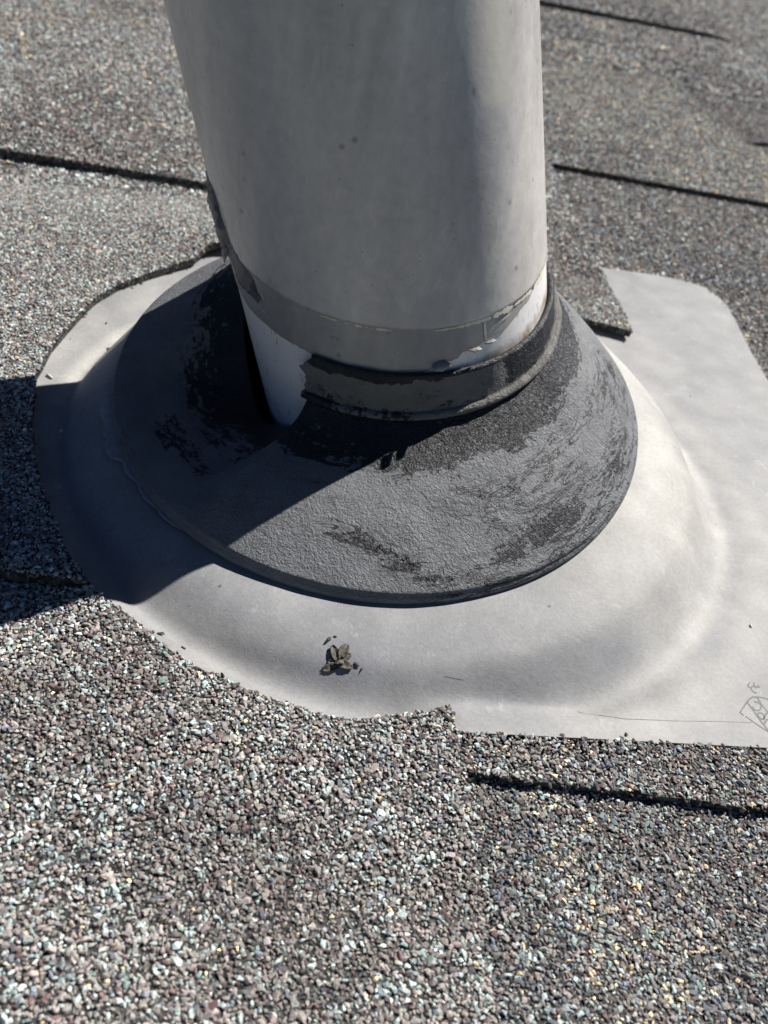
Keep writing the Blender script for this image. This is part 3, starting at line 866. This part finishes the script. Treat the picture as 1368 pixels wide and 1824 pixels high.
# inner turned-down lip
lip = Gp.copy(); lip[:, 2] -= 1.8; rows.append(lip); qq.append(1.03)
BV = np.stack(rows, 1)
NB = BV.shape[1]
q = np.array(qq)
X, Y = BV[:, :, 0], BV[:, :, 1]
BV[:, :, 2] += .22 * noise2(X, Y, 9, 31, 3) * (q > 0)[None]
Q = np.repeat(q[None], NU, 0); PHI = np.repeat(phi[:, None], NB, 1)
PQ = np.stack([PHI / 360 * .38, Q * .032, Q * 0], -1)
WEAR = []     # (x, y, sx, sy, angle, amount) - filled below
WEARS = [(-73, -42, 9, 5, -.71, .17), (-66, -50, 5, 3, -.7, .08), (-20, -79.5, 15, 4.0, -.36, .15), (-8, -85, 8, 2.5, -.3, .1), (24, -71, 17, 2.6, .62, .17),
         (33, -66, 14, 2.2, .80, .15), (50, -46, 9, 2.4, 1.0, .16), (14, -80, 9, 2.0, .4, .12), (11, -56, 5, 1.8, .3, -.34), (20, -55.5, 7, 1.8, .45, -.34), (55, -10, 2.5, 9, .1, .15),
         (-62, -56, 5, 4, 0, .08)]
def wear_boot(X, Y, Q, PHI):
    left = sstep(-118, -135, PHI) + sstep(140, 165, PHI)
    w = np.full(X.shape, -.07)
    e = Q + .09 * noise2(X, Y, 14, 41, 3)
    w = w + .42 * sstep(.54, .84, e) * (1 - left) + .42 * sstep(.22, .95, e) * left
    for (cx, cy, sx, sy, a, k) in WEARS: w = w + (k * 1.7) * gauss(X, Y, cx, cy, sx, sy, a)
    return w
wb = wear_boot(X, Y, Q, PHI)
CK = (.9 * sstep(-95, -70, PHI) * sstep(10, -10, PHI) * sstep(.7, .5, Q) + .55 * gauss(X, Y, -18, -79, 20, 8, -.35) + .5 * gauss(X, Y, 14, -57, 12, 4, .4)
      + .5 * gauss(X, Y, -72, -42, 12, 9, -.7) + .5 * gauss(X, Y, -66, -18, 10, 20, 0)).clip(0, 1)
boot = mesh_obj('rubber_boot', BV.reshape(-1, 3), grid_faces(NU, NB), M_BOOT, fl, True, {'wear': (wb + .02).ravel(), 'pq': PQ.reshape(-1, 3), 'crack': CK.ravel()})

# collar: ridge bead, band and top lip, torn open on the left
cph = np.arange(-129, 148.01, .5)
prof = []     # (plane fraction 0..1 from ridge to top, extra z, radius)
for a in np.linspace(-120, 120, 9): prof.append((0, 1.0 * math.sin(math.radians(a)), R + 3.0 + 1.0 * math.cos(math.radians(a))))
for t in np.linspace(.14, .9, 12): prof.append((t, 0, R + 2.5 - .5 * t))
for a in (20, 50, 80, 110, 150): prof.append((1, .9 * math.sin(math.radians(a)) - .8, R + 1.25 + .9 * math.cos(math.radians(a))))
prof.append((1, -4, R + .35))
tear = np.array([(0.0, -126.7), (.22, -125.6), (.45, -124.4), (.62, -126.3), (.8, -123.5), (1, -120.9)])
CV = np.zeros((len(cph), len(prof), 3)); CW = np.zeros(CV.shape[:2]); CPQ = np.zeros(CV.shape)
for j, (t, ez, r0) in enumerate(prof):
    ps = np.interp(t, tear[:, 0], tear[:, 1]) + (.4 * math.sin(j * 2.3) if 0 < t < 1 else 0)
    pj = ps + (cph - cph[0]) / (cph[-1] - cph[0]) * (cph[-1] - ps)
    rz = ridge_z(pj, r0); tz = ctop_z(pj, r0)
    wv = noise2(pj * 1.2, pj * 0 + t * 3, 7, 51, 3)
    CV[:, j] = cyl(pj, rz + (tz - rz) * t + ez + .25 * wv, r0 + .28 * wv)
    band = (0.1 < t < .95)
    w_ = np.full(len(pj), -.03)
    if t == 0: w_ = w_ * 0 + .16 - .18 * sstep(-85, -70, pj)
    elif t >= .95: w_ = w_ * 0 + 1.0
    else:
        w_ = w_ + .55 * sstep(.70, .95, t + .10 * noise2(pj, pj * 0, 8, 52, 3)) * (1 - sstep(-80, -77, pj) * sstep(-55, -58, pj))
        w_ = w_ + .42 * sstep(-57, -53, pj + 3 * (t - .5)) * sstep(-12, -20, pj) * sstep(.1, .3, t - .16 * sstep(-45, -25, pj))
        w_ = w_ + .16 * sstep(.45, .15, t)
    CW[:, j] = w_; CPQ[:, j, 0] = pj / 360 * .30; CPQ[:, j, 1] = t * .011
mesh_obj('rubber_collar', CV.reshape(-1, 3), grid_faces(len(cph), len(prof), False), M_COLLAR, fl, True,
         {'wear': CW.ravel(), 'pq': CPQ.reshape(-1, 3)}).modifiers.new('thickness', 'SOLIDIFY').thickness = .0006

# loose tongue of grey paint hanging off the hem onto the dome
FLAP = [(-92.2, -25), (-93.4, -30.8), (-91.6, -35), (-92.0, -37.8), (-89.6, -41), (-89.8, -44.2), (-87.6, -48.2), (-84.2, -49.6), (-82.6, -53.6), (-79.0, -56.6), (-77.0, -61.5), (-73.2, -64.8), (-70.5, -68.2), (-66.5, -71.0)]
hm = []
for p_ in FLAP[::-1]:
    a = math.atan2(p_[1] - BC[1], p_[0] - BC[0]); hm.append((BC[0] + (RB - 1.2) * math.cos(a), BC[1] + (RB - 1.2) * math.sin(a)))
fp = resample(FLAP + hm, .8)
fp = fp + np.c_[noise2(fp[:, 0], fp[:, 1], 2.2, 61, 2), noise2(fp[:, 0], fp[:, 1], 2.2, 62, 2)] * .35
gx, gy = np.meshgrid(np.arange(-95, -62, .8), np.arange(-73, -22, .8)); k_ = inside(fp, gx.ravel(), gy.ravel())
vo, eo, fo, _, _, _ = delaunay_2d_cdt([Vector(p) for p in fp] + [Vector((a, c_)) for a, c_ in zip(gx.ravel()[k_], gy.ravel()[k_])],
                                      [(i, (i + 1) % len(fp)) for i in range(len(fp))], [], 1, 1e-5)
fv = np.array([p[:] for p in vo])
fr = np.hypot(fv[:, 0] - BC[0], fv[:, 1] - BC[1]) - RB
fz = dome_z(fv[:, 0], fv[:, 1]) + .95 + .22 * fr.clip(0, 5) + .3 * noise2(fv[:, 0], fv[:, 1], 6, 63, 2)
o = mesh_obj('peeling_paint', np.c_[fv, fz], [tuple(f_) for f_ in fo], M_UNDER, fl, True)
md = o.modifiers.new('thickness', 'SOLIDIFY'); md.thickness = .0003

# stamped emblem and hairline scratch
def ribbon(name, lines, w_, mat, parent, lift=.05):
    V = []; F = []
    for ln in lines:
        p = np.array(ln, float)
        d = np.gradient(p, axis=0); d /= np.maximum(np.hypot(d[:, 0], d[:, 1]), 1e-6)[:, None]
        nn = np.c_[-d[:, 1], d[:, 0]]
        b0 = len(V)
        ww = w_ * (1 + .3 * noise2(p[:, 0], p[:, 1], 1.5, 71, 2))
        L = p - nn * ww[:, None] / 2; Rr = p + nn * ww[:, None] / 2
        for a, c_ in zip(L, Rr): V += [tuple(a), tuple(c_)]
        F += [(b0 + 2 * i, b0 + 2 * i + 1, b0 + 2 * i + 3, b0 + 2 * i + 2) for i in range(len(p) - 1)]
    V = np.array(V); Z = dome_z(V[:, 0], V[:, 1]) + lift
    return mesh_obj(name, np.c_[V, Z], F, mat, parent, True)
def dens(pts, step=.4):
    out = []
    for a, b_ in zip(pts[:-1], pts[1:]):
        a = np.array(a, float); b_ = np.array(b_, float); k = max(2, int(np.hypot(*(b_ - a)) / step))
        out += [a + (b_ - a) * i / k for i in range(k)]
    return out + [np.array(pts[-1], float)]
def plane_pt(px, py):  # points measured on a flat tracing of the flange, turned into millimetres on the flange
    d = CAM_R * ((px - 684) / 1600) - CAM_U * ((py - 912) / 1600) - CAM_B
    t = -CAM_POS[2] / d[2]
    return (CAM_POS + d * t)[:2]
def tr(pts): return dens([plane_pt(1228 + x / 9.77, 1180 + y / 9.77) for x, y in pts], .3)
ribbon('stamped_emblem', [
    tr([(1000, 690), (880, 870), (945, 920)]), tr([(975, 935), (1150, 1060), (1300, 1160), (1400, 1215), (1500, 1180), (1640, 980), (1640, 760), (1540, 680), (1368, 640), (1280, 615), (1180, 600), (1110, 600), (1050, 630), (1000, 690)]),
    tr([(1000, 690), (1090, 800), (1180, 930), (1280, 1070), (1390, 1205)]),
    tr([(1180, 610), (1250, 720), (1350, 850), (1480, 1030), (1520, 1120)]),
    tr([(1130, 685), (1190, 690), (1235, 725), (1250, 775), (1235, 815), (1200, 838), (1150, 830), (1110, 800), (1095, 765)]),
    tr([(1180, 915), (1200, 880), (1250, 878), (1290, 905), (1305, 950), (1290, 990), (1240, 975), (1190, 930)]), tr([(1290, 990), (1345, 880)]),
    tr([(1300, 1070), (1350, 985), (1400, 1010)]),
], .42, M_MARK, fl)
ribbon('stamped_mark', [
    tr([(1055, 345), (1025, 375), (1022, 415), (1040, 440)]),
    tr([(1120, 350), (1130, 400), (1090, 420), (1065, 445), (1085, 480), (1130, 520), (1170, 530)]),
    tr([(1130, 400), (1150, 440), (1180, 430), (1190, 400), (1220, 435)]),
], .40, M_MARK, fl)
ribbon('hairline_scratch', [dens([(30.5, -113.0), (37.5, -115.7), (41.3, -116.6), (54.1, -116.2), (66, -115.3), (75, -114.8)], .6)], .16, M_SCR, fl)
ribbon('hairline_scratch', [dens([(-1.5, -109.6), (3.0, -110.0)], .5)], .10, M_SCR, fl)
ribbon('faint_embossed_mark', [dens([(114.8, -9), (117, -12), (115.5, -15), (119, -17)], .4), dens([(118, -13), (121, -16), (118, -20)], .4), dens([(115.5, -21), (119.5, -23.5), (122, -21.5)], .4)], .45, M_UNDER, fl)

# ------------------------------------------------------------------ debris
def crumb(name, x, y, size, mat, label, cat, group=None, seed=0, flat=.6):
    r = np.random.default_rng(seed)
    v, f_ = TPL_NEAR[seed % len(TPL_NEAR)]
    q_ = v * size * np.array([1.1, .9, flat])
    a = r.uniform(0, 6.28); ca, sa = math.cos(a), math.sin(a)
    q_ = np.c_[q_[:, 0] * ca - q_[:, 1] * sa, q_[:, 0] * sa + q_[:, 1] * ca, q_[:, 2]]
    q_ = q_ - [0, 0, q_[:, 2].min()] + [x, y, float(dome_z(x, y)) + .02]
    o_ = mesh_obj(name, q_, f_, mat); tag(o_, label, cat, group); return o_
G_ = 'dark crumbs scattered on the flashing'
for i, (x, y, s_, lb) in enumerate([
    (-28.9, -102.6, .75, 'elongated black crumb just above the dried bud on the dome'),
    (-27.2, -101.6, .35, 'tiny black crumb above the dried bud, right of the elongated one'),
    (-22.2, -108.2, .70, 'squarish black crumb just right of the dried bud'),
    (-20.8, -109.2, .45, 'small black crumb beside the squarish one, farther from the dried bud'),
    (-67.0, -101.8, .95, 'dark pointed crumb at the lower left rim of the flashing'),
    (-61.5, -104.6, .5, 'small dark crumb right of the pointed one at the lower left rim'),
    (40.6, -121.3, .55, 'dark crumb near the flashing lower edge below the hairline scratch'),
    (-96.5, 66.5, .8, 'largest dark crumb on the sunlit upper left of the flashing'),
    (-99.0, 61.8, .5, 'dark crumb just below the largest one at the upper left of the flashing'),
    (-103.2, 34.0, .5, 'dark crumb in the middle of the sunlit left strip of flashing'),
    (-98.5, 10.5, .8, 'dark crumb in the pipe shadow near the left edge of the flashing'),
    ]):
    crumb('dirt_crumb', x, y, s_, M_DARK, lb, 'crumb', G_, 200 + i)
crumb('stone_chip', -113.4, -3.2, 1.1, M_CHIP, 'pale angular stone chip at the left rim of the flashing beside the shadow edge', 'stone chip', None, 301, .9)
crumb('stone_chip', 88.0, -81.5, .55, M_CHIP, 'tiny white chip on the right of the flashing outside the dome ring', 'stone chip', None, 302, .8)
crumb('stone_chip', -104, -30, .8, M_CHIP, 'pale flake lying in the shadow on the left side of the metal dome', 'stone chip', None, 303, .3)

bud = empty('dried_bud', (-26, -108, float(dome_z(-26., -108.))))
tag(bud, 'crumpled brown dried flower bud lying on the front of the metal dome', 'dried bud')
def lobe(name, x, y, z, L, W, yaw, tilt, cup, seed, mat):
    n_, k_ = 12, 8; V = []; L *= .82; W *= .82
    for i in range(n_):
        for j in range(k_):
            u = i / (n_ - 1); v = j / (k_ - 1) * 2 - 1
            ww = W * math.sin(math.pi * min(1, .12 + u * .85)) ** .8
            a = u * L; b_ = v * ww
            c_ = -.4 + .55 * cup * (v * v) * W + math.sin(u * 2.6) * tilt * .28 * L + .22 * noise2(np.array([a * 2.]), np.array([b_ * 2.]), 1.0, seed, 2)[0]
            V.append((x + a * math.cos(yaw) - b_ * math.sin(yaw), y + a * math.sin(yaw) + b_ * math.cos(yaw), z + c_ + float(dome_z(x + a * math.cos(yaw) - b_ * math.sin(yaw), y + a * math.sin(yaw) + b_ * math.cos(yaw))) - bz))
    o_ = mesh_obj(name, np.array(V), grid_faces(n_, k_, False), mat, bud, True)
    md = o_.modifiers.new('thickness', 'SOLIDIFY'); md.thickness = .00022
    return o_
bz = float(dome_z(-26., -108.))
lobe('petal', -26.3, -108.6, bz + .5, 4.4, 1.1, math.radians(192), .10, .5, 1, M_BUD)
lobe('petal', -26.0, -108.4, bz + .6, 3.4, .8, math.radians(165), .15, .5, 2, M_BUD)
lobe('petal', -26.4, -108.2, bz + .7, 4.2, 1.1, math.radians(-14), .25, .5, 3, M_BUD)
lobe('petal', -26.2, -107.6, bz + .6, 3.6, 1.2, math.radians(28), .30, .6, 4, M_BUD)
lobe('petal', -26.6, -107.6, bz + .7, 4.4, 1.2, math.radians(112), .28, .7, 5, M_BUD)
lobe('petal', -26.0, -107.0, bz + .9, 4.0, 1.3, math.radians(62), .34, .8, 6, M_BUD)
for i, (x, y, s_) in enumerate([(-26.9, -104.9, 1.15), (-24.0, -105.8, 1.2)]):
    v, f_ = TPL_NEAR[3 + i]; mesh_obj('seed_husk', v * s_ * [.85, .85, .5] + [x, y, bz + .5], f_, M_DARK, bud)
v, f_ = TPL_NEAR[7]; mesh_obj('bud_core', v * 1.1 + [-26.2, -107.9, bz + .6], f_, M_BUD, bud)
